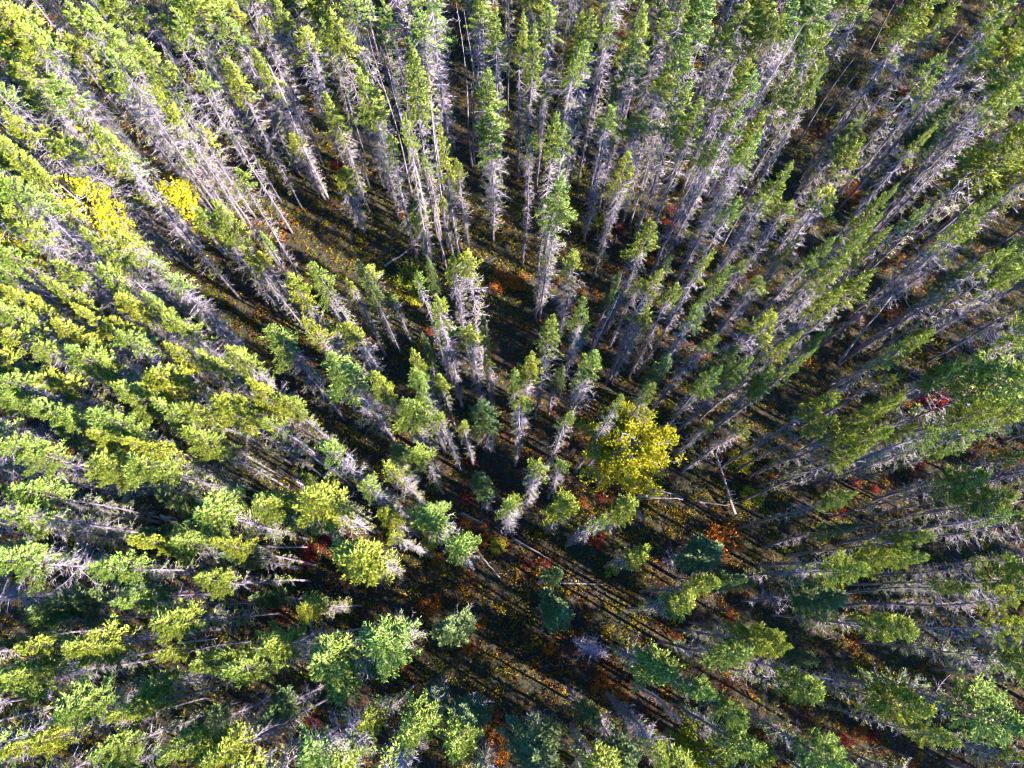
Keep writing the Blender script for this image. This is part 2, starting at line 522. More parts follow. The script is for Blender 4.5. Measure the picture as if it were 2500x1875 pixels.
# ------------------------------------------------------------------ where the trees stand
# one row per 625 x 470 pixel tile of the photo: tip x, tip y, kind, crown width [, base x, base y], in 0.2833 px units
TILES = {
(0, 0): "110 190 M 240|190 140 M 220|540 70 M 250|770 50 G 330|1180 310 G 330|870 410 M 220|1060 740 M 220 1520 1420|1140 745 M 220 1600 1450|1490 90 M 140|1560 0 G 280|1910 130 M 260|1925 490 G 240|1400 800 M 200|1660 1080 G 240 2150 1850|1600 1340 S 200 1860 1819|280 1080 M 230|560 1180 M 300|790 1120 M 280|20 380 M 240|20 540 M 220|180 700 M 260|0 900 M 230|-40 1500 S 300|80 1540 M 300|450 610 M 250|1680 560 S 200|1960 20 M 250|130 10 S 220|1150 20 S 200|1340 110 M 180|620 250 M 250|860 570 S 240|1150 530 G 150|-60 1250 M 240|330 300 S 200|2000 1500 S 160",
(0, 1): "0 370 G 220|640 60 G 280|1080 150 M 170|1390 110 M 250|1500 -10 G 300|860 540 G 240|925 510 G 260|1315 425 G 240|1325 350 P 150|610 770 G 230 960 1829|1455 870 D 110|1610 1000 G 180|1995 550 G 230|2010 900 G 270|1760 1350 M 140 1790 2215|720 1450 G 220 915 2009|140 810 M 200 250 1500|120 560 D 230 670 1680|2075 360 M 120|1880 10 M 220|1130 0 M 200|430 290 S 260|30 100 S 150|230 0 M 200|990 40 B 120 1060 600|1200 540 D 90|1755 0 B 90|1100 1130 M 180|1225 1010 M 150|2110 30 M 180|500 150 M 150|1450 1330 M 120|330 1130 M 200 450 1530|1790 40 B 100|960 960 S 200 1170 1650|1020 250 B 100",
(0, 2): "95 110 G 190|195 230 G 190|605 110 G 200|730 110 M 200|350 0 M 260|630 310 M 220|280 740 M 100|365 970 G 190|395 1090 M 170|400 1480 G 260|1270 300 P 260|1110 330 G 180|1565 310 G 230|1545 690 G 260|1675 850 G 210|2115 110 G 240|1940 940 M 200|2010 490 M 240|2000 0 M 250|900 700 P 160|1000 1350 G 200|1090 980 S 280|870 950 S 240|1110 170 S 250|950 330 S 150|1370 600 M 220|840 40 S 150|1560 0 S 200|1360 60 M 280|1870 230 M 240|2140 600 M 200|2170 990 G 220|2090 1190 M 250|1940 560 D 260 1470 1640|150 1180 S 160|1280 620 S 200|1720 1240 S 220|1170 20 S 200|530 360 M 180",
(0, 3): "240 160 D 190|490 450 G 170|580 550 G 150|255 560 G 200|330 30 M 250|815 960 G 170|835 1180 G 220|235 1360 G 200|1150 1570 G 160|1650 850 P 260|2120 850 M 220|2080 20 M 250|1580 0 M 250|1900 300 M 250|2010 170 M 220|965 130 B 90 440 1340|1160 10 B 110 650 1130|1690 280 B 120 860 1230|2200 460 B 120|2200 1060 B 110|120 100 S 200|400 830 B 110 -20 1420|1430 680 M 150|1490 1060 M 150|860 0 M 200|1350 130 M 230|2200 700 M 220|560 160 M 200|1500 480 M 200",
(1, 0): "630 340 G 220|960 260 M 260|1740 125 G 260 2560 1000|1820 60 G 220 2606 1090|2110 460 G 130|500 560 M 260|-20 640 M 260|320 750 G 200|820 650 M 260|960 890 G 320|1250 880 G 220|1060 515 M 220 1700 1110|1420 960 G 220|420 1100 G 330|600 1020 G 180|510 1390 G 320|740 1380 G 240|960 1250 M 280|1360 1250 G 220|1640 1360 G 240|1975 1320 G 260|2060 1580 G 200|330 1580 G 330|1270 1560 G 330|0 970 M 280|-20 1180 M 300|380 1270 S 240|-20 800 G 240|1000 90 S 230 1420 480|1240 0 S 220 1620 350|50 150 S 300|0 30 S 260|400 0 M 200|-10 480 M 250|-10 1380 S 250|-20 1540 S 250|1400 740 S 260|900 1060 G 140|1290 510 S 220|200 250 S 240|240 900 S 220",
(1, 1): "10 370 M 110|0 520 M 170 420 1100|290 650 G 200|540 570 G 190|500 650 M 90|790 730 M 120 1130 1400|915 580 P 130|915 670 M 190 1200 1330|1180 860 M 110 1320 1300|1370 50 G 220 1570 600|1625 60 M 110 1690 500|1480 570 P 90|1690 490 M 210|1860 510 M 230|1560 850 M 190|450 1080 M 180|610 1090 M 120|760 1070 M 230|80 1190 G 280|650 1350 G 380|1410 1220 P 120|1370 1310 G 190|1860 1120 M 210|1960 1030 P 120|2010 1420 M 90|1340 1500 G 180|1590 1580 G 130|1600 1120 S 190|1020 1490 G 180|1530 30 B 80 1580 650|1420 640 S 90",
(1, 2): "260 540 M 140 180 1090|575 450 M 200|1180 240 G 220 840 1220|1395 510 M 120|1750 450 M 150|1880 640 G 170|2005 560 M 120|1085 750 M 130 870 1330|930 650 P 110|1490 740 M 170 990 1590|1190 970 G 210 840 1640|630 950 G 150|345 1060 G 240|165 1330 G 180|590 1130 M 170 490 1480|420 1480 P 130|70 1580 G 150|735 1370 G 250|1380 1400 P 170|1700 1240 M 190|2100 1410 G 190|1840 1490 G 150|1960 1320 P 200|1980 10 M 180|2190 60 S 240 1740 680|2150 1080 S 250|895 830 D 70|1260 700 S 150|2160 740 M 200 1780 1290|1700 900 M 180|2200 400 B 100 1960 690",
(1, 3): "325 380 G 110|530 370 G 150|955 140 G 190|1040 230 G 150|890 250 G 140|1370 50 M 150|975 690 G 230|615 760 G 200|1975 20 G 200|1480 1210 G 200|1440 1110 G 130|1960 1330 P 180|1780 1500 G 150|100 1530 G 180|540 1130 G 150|310 1130 G 170|440 1320 G 150|1160 1500 M 130|680 560 G 200|1870 190 M 250|1900 560 P 180|1740 380 S 200 910 900|2230 720 D 260 1450 1210|2210 1000 D 220 1550 1260|2220 1250 S 250|560 20 S 280|1700 0 B 130 1070 570|2210 280 B 110 1270 860|740 600 B 100 480 1400|200 60 S 220|2150 400 M 200|2200 640 M 160",
(2, 0): "220 150 G 250|920 60 G 270|820 230 G 220|1240 150 G 200|1620 110 G 180|1890 190 G 300|720 440 G 230|1150 440 G 200|1510 390 G 250|1120 560 G 360|790 690 G 330|120 850 G 300|150 1120 G 300|-10 450 G 280|-10 1050 M 220|0 880 G 150|-20 1420 G 300|880 1540 G 250|1040 1380 G 170|1400 1360 G 270|1240 1270 P 200|1830 1400 G 170|1800 1070 G 400|1330 980 P 200|1700 1600 G 220|1920 1480 P 150|400 420 P 200|1000 420 P 180|1960 90 G 180",
(2, 1): "250 110 G 190|0 260 M 180|545 550 M 260|400 730 G 100|910 780 M 210|1150 670 M 220|1290 190 G 260|1120 500 P 200|1370 510 G 200|1425 70 M 130|1570 180 M 160|1780 290 M 130|1980 90 P 230|1085 1080 G 190|1430 1080 G 330|400 960 G 400|90 1010 G 250|1930 800 P 220|1690 1400 G 270|830 1480 G 430|2160 990 M 200|1160 1250 M 150|640 1510 P 200|170 695 D 80|-20 1080 G 260",
(2, 2): "215 660 M 210|45 960 M 150|465 630 M 130|480 970 G 230|1055 1030 G 230|820 1090 M 180|900 120 M 150|1205 30 M 140|1225 240 M 130|430 200 M 140|860 370 P 180|1720 340 M 120 1450 690|2040 330 M 170 1450 720|1180 1440 G 220|1740 1410 P 330|2010 1610 P 200|80 60 M 170|370 1620 P 160",
(2, 3): "570 120 G 200|640 230 G 140|1205 45 G 110|1200 130 G 150|940 270 G 130|715 350 G 230|1125 350 G 150|1295 380 G 110|1695 385 G 240|1600 540 G 120|820 570 G 180|2060 60 G 200|1930 800 G 260|775 930 G 160|1450 1280 G 170|1200 1400 G 220|1365 1550 G 200|800 1560 G 270|2210 960 G 200|2210 150 M 250|2210 1100 M 200|810 1230 P 150|2210 640 S 200|2215 1560 S 200|2215 830 B 110|1930 250 M 200|1480 340 M 200",
(3, 0): "200 240 P 330|180 410 G 130|830 260 G 170|1265 400 G 330|630 600 G 330|210 650 G 230|-60 980 G 360|410 1160 G 330|1150 1050 G 280|1030 1210 G 200|1290 740 G 150|1590 830 G 220|1960 890 G 270|1880 690 G 150|1730 1520 G 300|1600 1380 P 200|10 1640 G 250|720 1600 G 250|1290 1630 G 230|1780 1660 G 280|1000 150 P 280|2140 200 P 150|100 820 G 200|0 540 P 200",
(3, 1): "350 290 G 250|20 610 G 330|960 540 G 430|610 860 G 470|1700 460 P 330|920 1380 G 200|1310 1480 G 330|1690 1580 G 280|490 1620 M 350|1780 1330 P 380|40 1200 P 250|1480 1120 P 220|1000 880 P 200",
(3, 2): "430 330 P 300|810 730 D 300|1285 800 G 330|1545 330 G 270|1710 110 G 200|1980 770 G 260|1700 1100 G 240|2070 1210 G 200|2190 600 G 250|250 1560 P 450|1060 1630 P 330|2190 1610 G 300 1380 1050|1830 1535 D 140 1260 1270|1540 1265 D 120 1000 960|1380 1520 M 250|1210 1380 M 130|2060 80 P 150|700 1250 P 200",
(3, 3): "700 230 P 330|1300 420 G 290|1830 140 G 160|150 590 G 220|420 790 P 190|390 1050 G 290|1390 1150 G 360|530 930 D 240|1720 1510 G 190|10 1570 G 200|2180 300 M 250|2190 510 M 250|1570 490 B 110 1030 730|2215 935 B 130 1400 770|2215 1300 B 120 1430 1070|2210 1620 S 160|80 500 G 180",
}
K = 625 / 2206.0
OX, OY = [0, 625, 1250, 1875], [0, 470, 940, 1405]
rnd = random.Random(11)
TREES = []
def foot(tx, ty, h):
    x, y, k = at(tx, ty, h)
    return x, y
for (r, c), txt in TILES.items():
    for row in txt.split('|'):
        v = row.split()
        tx, ty, kind, w = OX[c] + float(v[0]) * K, OY[r] + float(v[1]) * K, v[2], float(v[3]) * K
        h = {'R': rnd.uniform(11.5, 14.5), 'G': rnd.uniform(12.5, 16), 'M': rnd.uniform(12.5, 16.5), 'S': rnd.uniform(11.5, 15.5), 'P': rnd.uniform(9, 12.5), 'D': rnd.uniform(11, 15), 'B': rnd.uniform(12, 15)}[kind]
        if kind == 'G' and ty > 880:
            kind = 'R'
        if w < 38 and kind in 'GMR':
            h = rnd.uniform(9.5, 13)
        if len(v) > 4:
            b = at(OX[c] + float(v[4]) * K, OY[r] + float(v[5]) * K, 0.1)
            t1 = at(tx, ty, 0)
            h = H * (1 - math.hypot(b[0], b[1]) / math.hypot(t1[0], t1[1]))
            h = min(max(h, 7.0), 19)
        x, y, _ = at(tx, ty, h)
        kc = (H - 0.72 * h) / -ray(tx, ty)[2]
        rad = min(max(0.5 * w * kc / F * (1.10 if kind == 'R' else 1.04), 0.38), 2.2)
        TREES.append([tx, ty, kind, rad, h, x, y])

# ------------------------------------------------------------------ landmarks that the labels point to
LM = [(1530, 1105, 'the broad golden pine'), (770, 330, 'the long white snag'), (2310, 970, 'the scarlet maple'), (95, 190, 'the upper yellow aspen'),
      (230, 520, 'the large yellow aspen'), (20, 560, 'the left-edge yellow aspen'), (740, 560, 'the open heath clearing'), (1010, 680, 'the leafy green bush'),
      (2350, 250, 'the upper right shade-tinted fir'), (1470, 1610, 'the bluish-grey dead fan tree'), (2470, 430, 'the lime birch at the right edge'),
      (1160, 1520, 'the lone round fir'), (820, 1630, 'the star-shaped spruce'), (2030, 1660, 'the brown dead fan tree'),
      (1760, 1320, 'the orange bush'), (810, 1330, 'the crimson bushes'), (1210, 1800, 'the bottom orange bush'), (1390, 330, 'the golden-yellow shrub'),
      (2170, 240, 'the bright red shrub'), (2220, 700, 'the dark gap on the right'), (1660, 250, 'the long grey snag'),
      (0, 0, 'the top left corner'), (2500, 0, 'the top right corner'), (0, 1875, 'the bottom left corner'), (2500, 1875, 'the bottom right corner'),
      (620, 0, 'the top edge left of centre'), (1250, 0, 'the middle of the top edge'), (1880, 0, 'the top edge right of centre'), (2500, 1350, 'the lower right edge'),
      (0, 1150, 'the middle of the left edge'), (450, 1150, 'the crowded left stand'), (1850, 800, 'the bright green clump'),
      (1230, 1230, 'the pinkish log'), (430, 1500, 'the round yellow-green spruce'), (1650, 1850, 'the bottom edge right of centre'), (500, 1875, 'the bottom edge left of centre')]
ORD = ['nearest', 'second', 'third', 'fourth', 'fifth', 'sixth', 'seventh', 'eighth', 'ninth', 'tenth', 'eleventh', 'twelfth', 'thirteenth', 'fourteenth', 'fifteenth', 'sixteenth']
DIRS = ['right of', 'above right of', 'above', 'above left of', 'left of', 'below left of', 'below', 'below right of']
LOOK = {'R': 'round-crowned spruce', 'G': 'green spruce', 'M': 'grey-twigged spruce', 'S': 'mostly grey spruce', 'P': 'shade-tinted fir', 'D': 'bare grey dead tree', 'B': 'thin bare trunk'}
CATN = {'R': 'spruce', 'G': 'spruce', 'M': 'spruce', 'S': 'spruce', 'P': 'fir', 'D': 'dead tree', 'B': 'dead tree'}
NAME = {'R': 'spruce_tree', 'G': 'spruce_tree', 'M': 'spruce_tree', 'S': 'spruce_tree', 'P': 'fir_tree', 'D': 'dead_tree', 'B': 'bare_snag'}
GRP = {'R': 'spruces of the stand', 'G': 'spruces of the stand', 'M': 'spruces of the stand', 'S': 'spruces of the stand', 'P': 'shade-tinted firs among the spruces', 'D': 'bare dead trees', 'B': 'thin bare trunks'}
def adj(kind, rad, h):
    a_ = 'tall ' if h > 14.8 else 'short ' if h < 11.2 else ''
    b_ = 'broad ' if rad > 1.25 else 'slim ' if rad < 0.68 else ''
    return (a_ + b_) if kind != 'B' else ''
buckets = {}
for i, t in enumerate(TREES):
    L = min(range(len(LM)), key=lambda q: math.hypot(LM[q][0] - t[0], LM[q][1] - t[1]))
    dx, dy = t[0] - LM[L][0], LM[L][1] - t[1]
    o8 = int(round(math.atan2(dy, dx) / (math.pi / 4))) % 8
    buckets.setdefault((L, o8, t[2]), []).append((math.hypot(dx, dy), i))
LABEL = {}
for (L, o8, kind), lst in buckets.items():
    lst.sort()
    for k, (dd, i) in enumerate(lst):
        t = TREES[i]
        where = DIRS[o8] + ' ' + LM[L][2]
        if len(lst) == 1:
            LABEL[i] = (adj(kind, t[3], t[4]) + LOOK[kind] + ' with its tip ' + where).strip()
        else:
            LABEL[i] = (adj(kind, t[3], t[4]) + LOOK[kind] + ', ' + ORD[k] + ' one ' + where).strip()
        if len(LABEL[i].split()) > 16:
            LABEL[i] = LABEL[i].replace('tall ', '').replace('broad ', '').replace('slim ', '').replace('short ', '')
        if len(LABEL[i].split()) > 16:
            LABEL[i] = LABEL[i].replace(' one ', ' ')

def plant(i, t):
    tx, ty, kind, rad, h, x, y = t
    e = VAR[kind][rnd.randrange(len(VAR[kind]))]
    z = float(gh(np.array(x), np.array(y))) - 0.05
    ro = empty(NAME[kind], (x, y, z), rnd.uniform(0, 6.283), (rad * rnd.uniform(0.95, 1.05), rad * rnd.uniform(0.95, 1.05), (h - z) / TH))
    tl = math.radians(1.3)
    ro.rotation_euler = (rnd.uniform(-tl, tl), rnd.uniform(-tl, tl), rnd.uniform(0, 6.283))
    tag(ro, LABEL[i], CATN[kind], GRP[kind])
    for pn, me in e.items():
        o = part(pn.rstrip('0123456789'), me, ro)
        if pn == 'trunk':                     # trunks keep their thickness whatever the crown's breadth
            o.scale = (0.95 / rad, 0.95 / rad, 1)
for i, t in enumerate(TREES):
    plant(i, t)

# ------------------------------------------------------------------ the wood that goes on outside the picture and thin fillers: one mass
def wood_beyond():
    """the trees past the 300 that show largest, and those standing just outside the view: one mass of instances"""
    rng = np.random.default_rng(77)
    pts = []
    tr = np.array([[t[5], t[6]] for t in TREES])
    tries = 0
    while len(pts) < 1000 and tries < 60000:
        tries += 1
        x, y = rng.uniform(-54, 64), rng.uniform(-30, 62)
        h = rng.uniform(12.5, 16)
        px, py = project((x, y, h))
        if 0 < px < 2500 and 0 < py < 1875:
            continue
        wx = 26.5 + 0.225 * (y + 8.5)
        dx = max(0, abs(x) - wx); dyb = max(0, -9 - y); dyt = max(0, y - 43.5)
        d = math.hypot(dx, max(dyb, dyt))
        if d > (18 if x > 0 or y < -5 else 7):
            continue
        sp = (2.35 if x > 4 else 2.15) if d == 0 else 2.3
        if np.min(np.hypot(tr[:, 0] - x, tr[:, 1] - y)) < 1.2 or (pts and min(math.hypot(p[0] - x, p[1] - y) for p in pts) < sp):
            continue
        bx, by = project((x, y, 0))
        if (1980 < bx < 2330 and 120 < by < 420) or (2120 < bx < 2430 and 640 < by < 830) or (480 < bx < 1000 and 430 < by < 680):
            continue
        pts.append((x, y, h))
    n = len(pts)
    kinds = [('R', 0), ('R', 3), ('M', 0), ('M', 1), ('M', 3), ('S', 0), ('S', 2)]
    me = bpy.data.meshes.new('surrounding_wood')
    me.from_pydata([(p[0], p[1], 0) for p in pts], [], [])
    var = me.attributes.new('variety', 'INT', 'POINT')
    var.data.foreach_set('value', rng.choice(len(kinds), n, p=[.26, .24, .13, .13, .12, .06, .06]).astype(np.int32))
    rot = me.attributes.new('turn', 'FLOAT_VECTOR', 'POINT')
    rot.data.foreach_set('vector', np.c_[np.zeros((n, 2)), rng.uniform(0, 6.28, n)].astype(np.float32).ravel())
    scl = me.attributes.new('size', 'FLOAT_VECTOR', 'POINT')
    sr = rng.uniform(0.75, 1.3, n)
    scl.data.foreach_set('vector', np.c_[sr, sr, np.array([p[2] for p in pts]) / TH].astype(np.float32).ravel())
    o = bpy.data.objects.new('surrounding_wood', me)
    C.objects.link(o)
    tag(o, 'dense spruce wood filling the borders of the view and going on beyond', 'wood', kind='stuff')
    ng = bpy.data.node_groups.new('wood', 'GeometryNodeTree')
    ng.interface.new_socket('Geometry', in_out='INPUT', socket_type='NodeSocketGeometry')
    ng.interface.new_socket('Geometry', in_out='OUTPUT', socket_type='NodeSocketGeometry')
    gi, go = ng.nodes.new('NodeGroupInput'), ng.nodes.new('NodeGroupOutput')
    def attr(nm, ty):
        q = ng.nodes.new('GeometryNodeInputNamedAttribute')
        q.data_type = ty
        q.inputs['Name'].default_value = nm
        return q.outputs['Attribute']
    va, ro_, sc_ = attr('variety', 'INT'), attr('turn', 'FLOAT_VECTOR'), attr('size', 'FLOAT_VECTOR')
    jo = ng.nodes.new('GeometryNodeJoinGeometry')
    for k, (kd, vi) in enumerate(kinds):
        j2 = ng.nodes.new('GeometryNodeJoinGeometry')
        for pn, mesh_ in VAR[kd][vi].items():
            src = next(q for q in bpy.data.objects if q.data == mesh_)
            oi = ng.nodes.new('GeometryNodeObjectInfo')
            oi.transform_space = 'ORIGINAL'
            oi.inputs['Object'].default_value = src
            ng.links.new(oi.outputs['Geometry'], j2.inputs[0])
        g2 = ng.nodes.new('GeometryNodeGeometryToInstance')
        ng.links.new(j2.outputs[0], g2.inputs[0])
        cm = ng.nodes.new('FunctionNodeCompare')
        cm.data_type = 'INT'
        cm.operation = 'EQUAL'
        ng.links.new(va, cm.inputs[2])
        cm.inputs[3].default_value = k
        ip = ng.nodes.new('GeometryNodeInstanceOnPoints')
        ng.links.new(gi.outputs[0], ip.inputs['Points'])
        ng.links.new(cm.outputs[0], ip.inputs['Selection'])
        ng.links.new(g2.outputs[0], ip.inputs['Instance'])
        ng.links.new(ro_, ip.inputs['Rotation'])
        ng.links.new(sc_, ip.inputs['Scale'])
        ng.links.new(ip.outputs[0], jo.inputs[0])
    ng.links.new(jo.outputs[0], go.inputs[0])
    md = o.modifiers.new('wood', 'NODES')
    md.node_group = ng
    print('WOOD', n)
wood_beyond()

# ------------------------------------------------------------------ broad golden pine, aspens, birches
def leafy_tree(name, label, cat_, foot_, h, rx, z0, M, seed, leafn=9, size=0.075, limbs=26, needle=False, lean=(0, 0), group=None, clump=0.16, bark=None):
    rng = np.random.default_rng(seed)
    z = np.linspace(0, h, 9)
    path = np.c_[lean[0] * (z / h) ** 1.5 + 0.12 * np.sin(z * 0.7 + seed), lean[1] * (z / h) ** 1.5 + 0.12 * np.cos(z * 0.6 + seed), z]
    path[:, :2] -= path[0, :2]
    ro = empty(name, (foot_[0], foot_[1], float(gh(np.array(foot_[0]), np.array(foot_[1]))) - 0.05))
    tag(ro, label, cat_, group)
    tm = mk('trunk', *tube(path, 0.02 + 0.13 * (1 - z / h) ** 0.8, 7))
    tm.materials.append(bark or M_BARK)
    part('trunk', tm, ro)
    br, cs, ds = [], [], []
    for _ in range(limbs):
        zz = rng.uniform(z0, h * 0.96)
        u = (zz - z0) / (h - z0)
        L = rx * rng.uniform(0.6, 1.15) * math.sin(math.pi * (0.22 + 0.70 * u)) ** 0.7
        phi = rng.uniform(0, 6.283)
        out_ = np.array([math.cos(phi), math.sin(phi), rng.uniform(0.05, 0.55)])
        p0 = on(path, zz)
        pts = [p0]
        d = out_.copy()
        for _k in range(5):
            d = d + rng.normal(0, 0.22, 3)
            pts.append(pts[-1] + unit(d) * L / 5)
        pts = np.array(pts)
        br.append(tube(pts, np.linspace(0.035, 0.008, 6), 4))
        for _s in range(int(9 * L) + 4):
            q = rng.uniform(0.3, 1.0) * 5
            i0 = min(int(q), 4)
            b0 = pts[i0] + (pts[i0 + 1] - pts[i0]) * (q - i0)
            sd = unit(d + rng.normal(0, 0.9, 3))
            sl_ = rng.uniform(0.15, 0.55)
            e0 = b0 + sd * sl_
            br.append(tube(np.array([b0, (b0 + e0) / 2 + rng.normal(0, 0.03, 3), e0]), [0.012, 0.009, 0.005], 3))
            n_ = leafn
            cs.append(e0 + rng.normal(0, clump * 0.5, (n_, 3)))
            ds.append(sd * 0.5 + rng.normal(0, 0.8, (n_, 3)) + np.array([0, 0, 0.7]))
    cs, ds = np.concatenate(cs), np.concatenate(ds)
    if needle:
        lv = shoots(cs, ds, rng.uniform(0.10, 0.17, len(cs)), rng.uniform(0.018, 0.032, len(cs)))
    else:
        lv = leaves(cs, ds, rng.uniform(0.7, 1.2, len(cs)) * size, rng)
    bm_ = mk('branches', *cat(br))
    bm_.materials.append(M_TWIG)
    part('branches', bm_, ro)
    lm = mk('crown', *lv)
    lm.materials.append(M)
    part('crown', lm, ro)
def T(c, r, x, y):
    return OX[c] + x * K, OY[r] + y * K
gx, gy, _ = at(*T(2, 2, 980, 600), 8.0)
leafy_tree('pine_tree', 'broad golden-yellow pine with open spreading branches right of the centre', 'pine', (gx - 0.3, gy - 0.2), 10.6, 2.15, 5.8, M_GOLD, 3, leafn=20, limbs=60, needle=True, lean=(0.5, 0.4), clump=0.17)
for (c, r, x, y, zc, h, rx, z0, M, seed, lab, cn, nm) in [
    (0, 0, 250, 560, 11.0, 13.0, 0.7, 5.0, M_YELLOW, 5, 'slender bright yellow aspen near the top left corner', 'aspen', 'aspen_tree'),
    (0, 1, 760, 170, 10.0, 12.5, 1.45, 5.5, M_YELLOW, 6, 'largest bright yellow aspen, full crowned, in the upper left', 'aspen', 'aspen_tree'),
    (0, 1, 20, 300, 10.0, 12.0, 1.0, 6.0, M_YELLOW, 7, 'yellow aspen cut by the left edge of the photo', 'aspen', 'aspen_tree'),
    (0, 1, 330, 480, 8.0, 10.0, 0.8, 4.5, M_YELLOW, 8, 'yellow aspen just right of the one at the left edge', 'aspen', 'aspen_tree'),
    (0, 0, 690, 1040, 7.5, 9.0, 0.7, 4.0, M_YELLOW, 9, 'small golden aspen below the slender yellow aspen, upper left', 'aspen', 'aspen_tree'),
    (0, 1, 1540, 40, 7.0, 8.5, 0.6, 4.5, M_YELLOW, 10, 'small yellow aspen beside the heath clearing, upper left', 'aspen', 'aspen_tree'),
    (0, 0, 560, 880, 8.5, 11.0, 0.7, 4.5, M_LIME, 31, 'yellow-green birch between the two upper yellow aspens', 'birch', 'birch_tree'),
    (0, 0, 1000, 1380, 6.0, 8.0, 0.6, 3.0, M_LIME, 32, 'small yellow-green birch above right of the largest yellow aspen', 'birch', 'birch_tree'),
    (3, 0, 2080, 1330, 9.0, 11.5, 1.7, 5.0, M_LIME, 12, 'lime and yellow birch at the right edge, upper part', 'birch', 'birch_tree'),
    (3, 0, 1950, 1560, 7.0, 9.0, 1.3, 3.5, M_LIME, 13, 'smaller yellowish birch below left of the lime birch at the right edge', 'birch', 'birch_tree'),
    (0, 1, 40, 880, 9.0, 11.0, 1.0, 5.0, M_LIME, 14, 'lime green birch at the left edge, above the shaded gap', 'birch', 'birch_tree'),
    (2, 3, 1650, 1600, 7.0, 8.5, 1.0, 4.0, M_LIME, 15, 'yellow-green birch at the bottom edge beside a bare snag', 'birch', 'birch_tree'),
]:
    fx, fy, _ = at(*T(c, r, x, y), zc)
    leafy_tree(nm, lab, cn, (fx, fy), h, rx, z0, M, seed, leafn=16, size=0.060, limbs=int(24 + rx * 10), group='yellow broadleaved trees among the spruces')

# ------------------------------------------------------------------ coloured shrubs on the forest floor
def shrub_mesh(seed, n_stem, hgt, rad, leafn, size):
    rng = np.random.default_rng(seed)
    st, cs, ds = [], [], []
    for _ in range(n_stem):
        phi = rng.uniform(0, 6.283)
        rr = rad * math.sqrt(rng.random())
        top = np.array([rr * math.cos(phi), rr * math.sin(phi), hgt * rng.uniform(0.55, 1.0) * (1 - 0.4 * (rr / rad) ** 2)])
        b0 = np.array([0.25 * top[0], 0.25 * top[1], -0.05])
        mid = (b0 + top) / 2 + rng.normal(0, 0.05, 3)
        st.append(tube(np.array([b0, mid, top]), [0.014, 0.010, 0.005], 3))
        n_ = int(leafn * rng.uniform(0.6, 1.4))
        cs.append(mid + (top - mid) * rng.uniform(0.2, 1.1, (n_, 1)) + rng.normal(0, 0.10, (n_, 3)))
        ds.append(rng.normal(0, 0.55, (n_, 3)) + np.array([math.cos(phi) * 0.4, math.sin(phi) * 0.4, 1.0]))
    cs, ds = np.concatenate(cs), np.concatenate(ds)
    return cat(st), leaves(cs, ds, rng.uniform(0.7, 1.25, len(cs)) * size, rng)
SH = {}
def shrub(c, r, x, y, w, kind, label, hz=None):
    Mx = {'red': M_RED, 'orange': M_ORANGE, 'rust': M_RUST, 'lime': M_LIME, 'yellow': M_YELLOW, 'gold': M_GOLD}[kind]
    v = rnd.randrange(3)
    key = (kind, v)
    if key not in SH:
        s_, l_ = shrub_mesh(50 + v, 46, 1.1, 1.0, 22, 0.046)
        ms_, ml_ = mk('stems', *s_), mk('leaves', *l_)
        ms_.materials.append(M_LOG)
        ml_.materials.append(Mx)
        SH[key] = (ms_, ml_)
    px, py = T(c, r, x, y)
    fx, fy, k = at(px, py, 0.6)
    rad = 0.5 * w * K * k / F
    ro = empty('shrub', (fx, fy, float(gh(np.array(fx), np.array(fy)))), rnd.uniform(0, 6.28), (rad, rad, min(max(rad * 1.05, 0.55), 1.5) if hz is None else hz))
    tag(ro, label, 'shrub', 'autumn shrubs on the forest floor')
    part('stems', SH[key][0], ro)
    part('leaves', SH[key][1], ro)
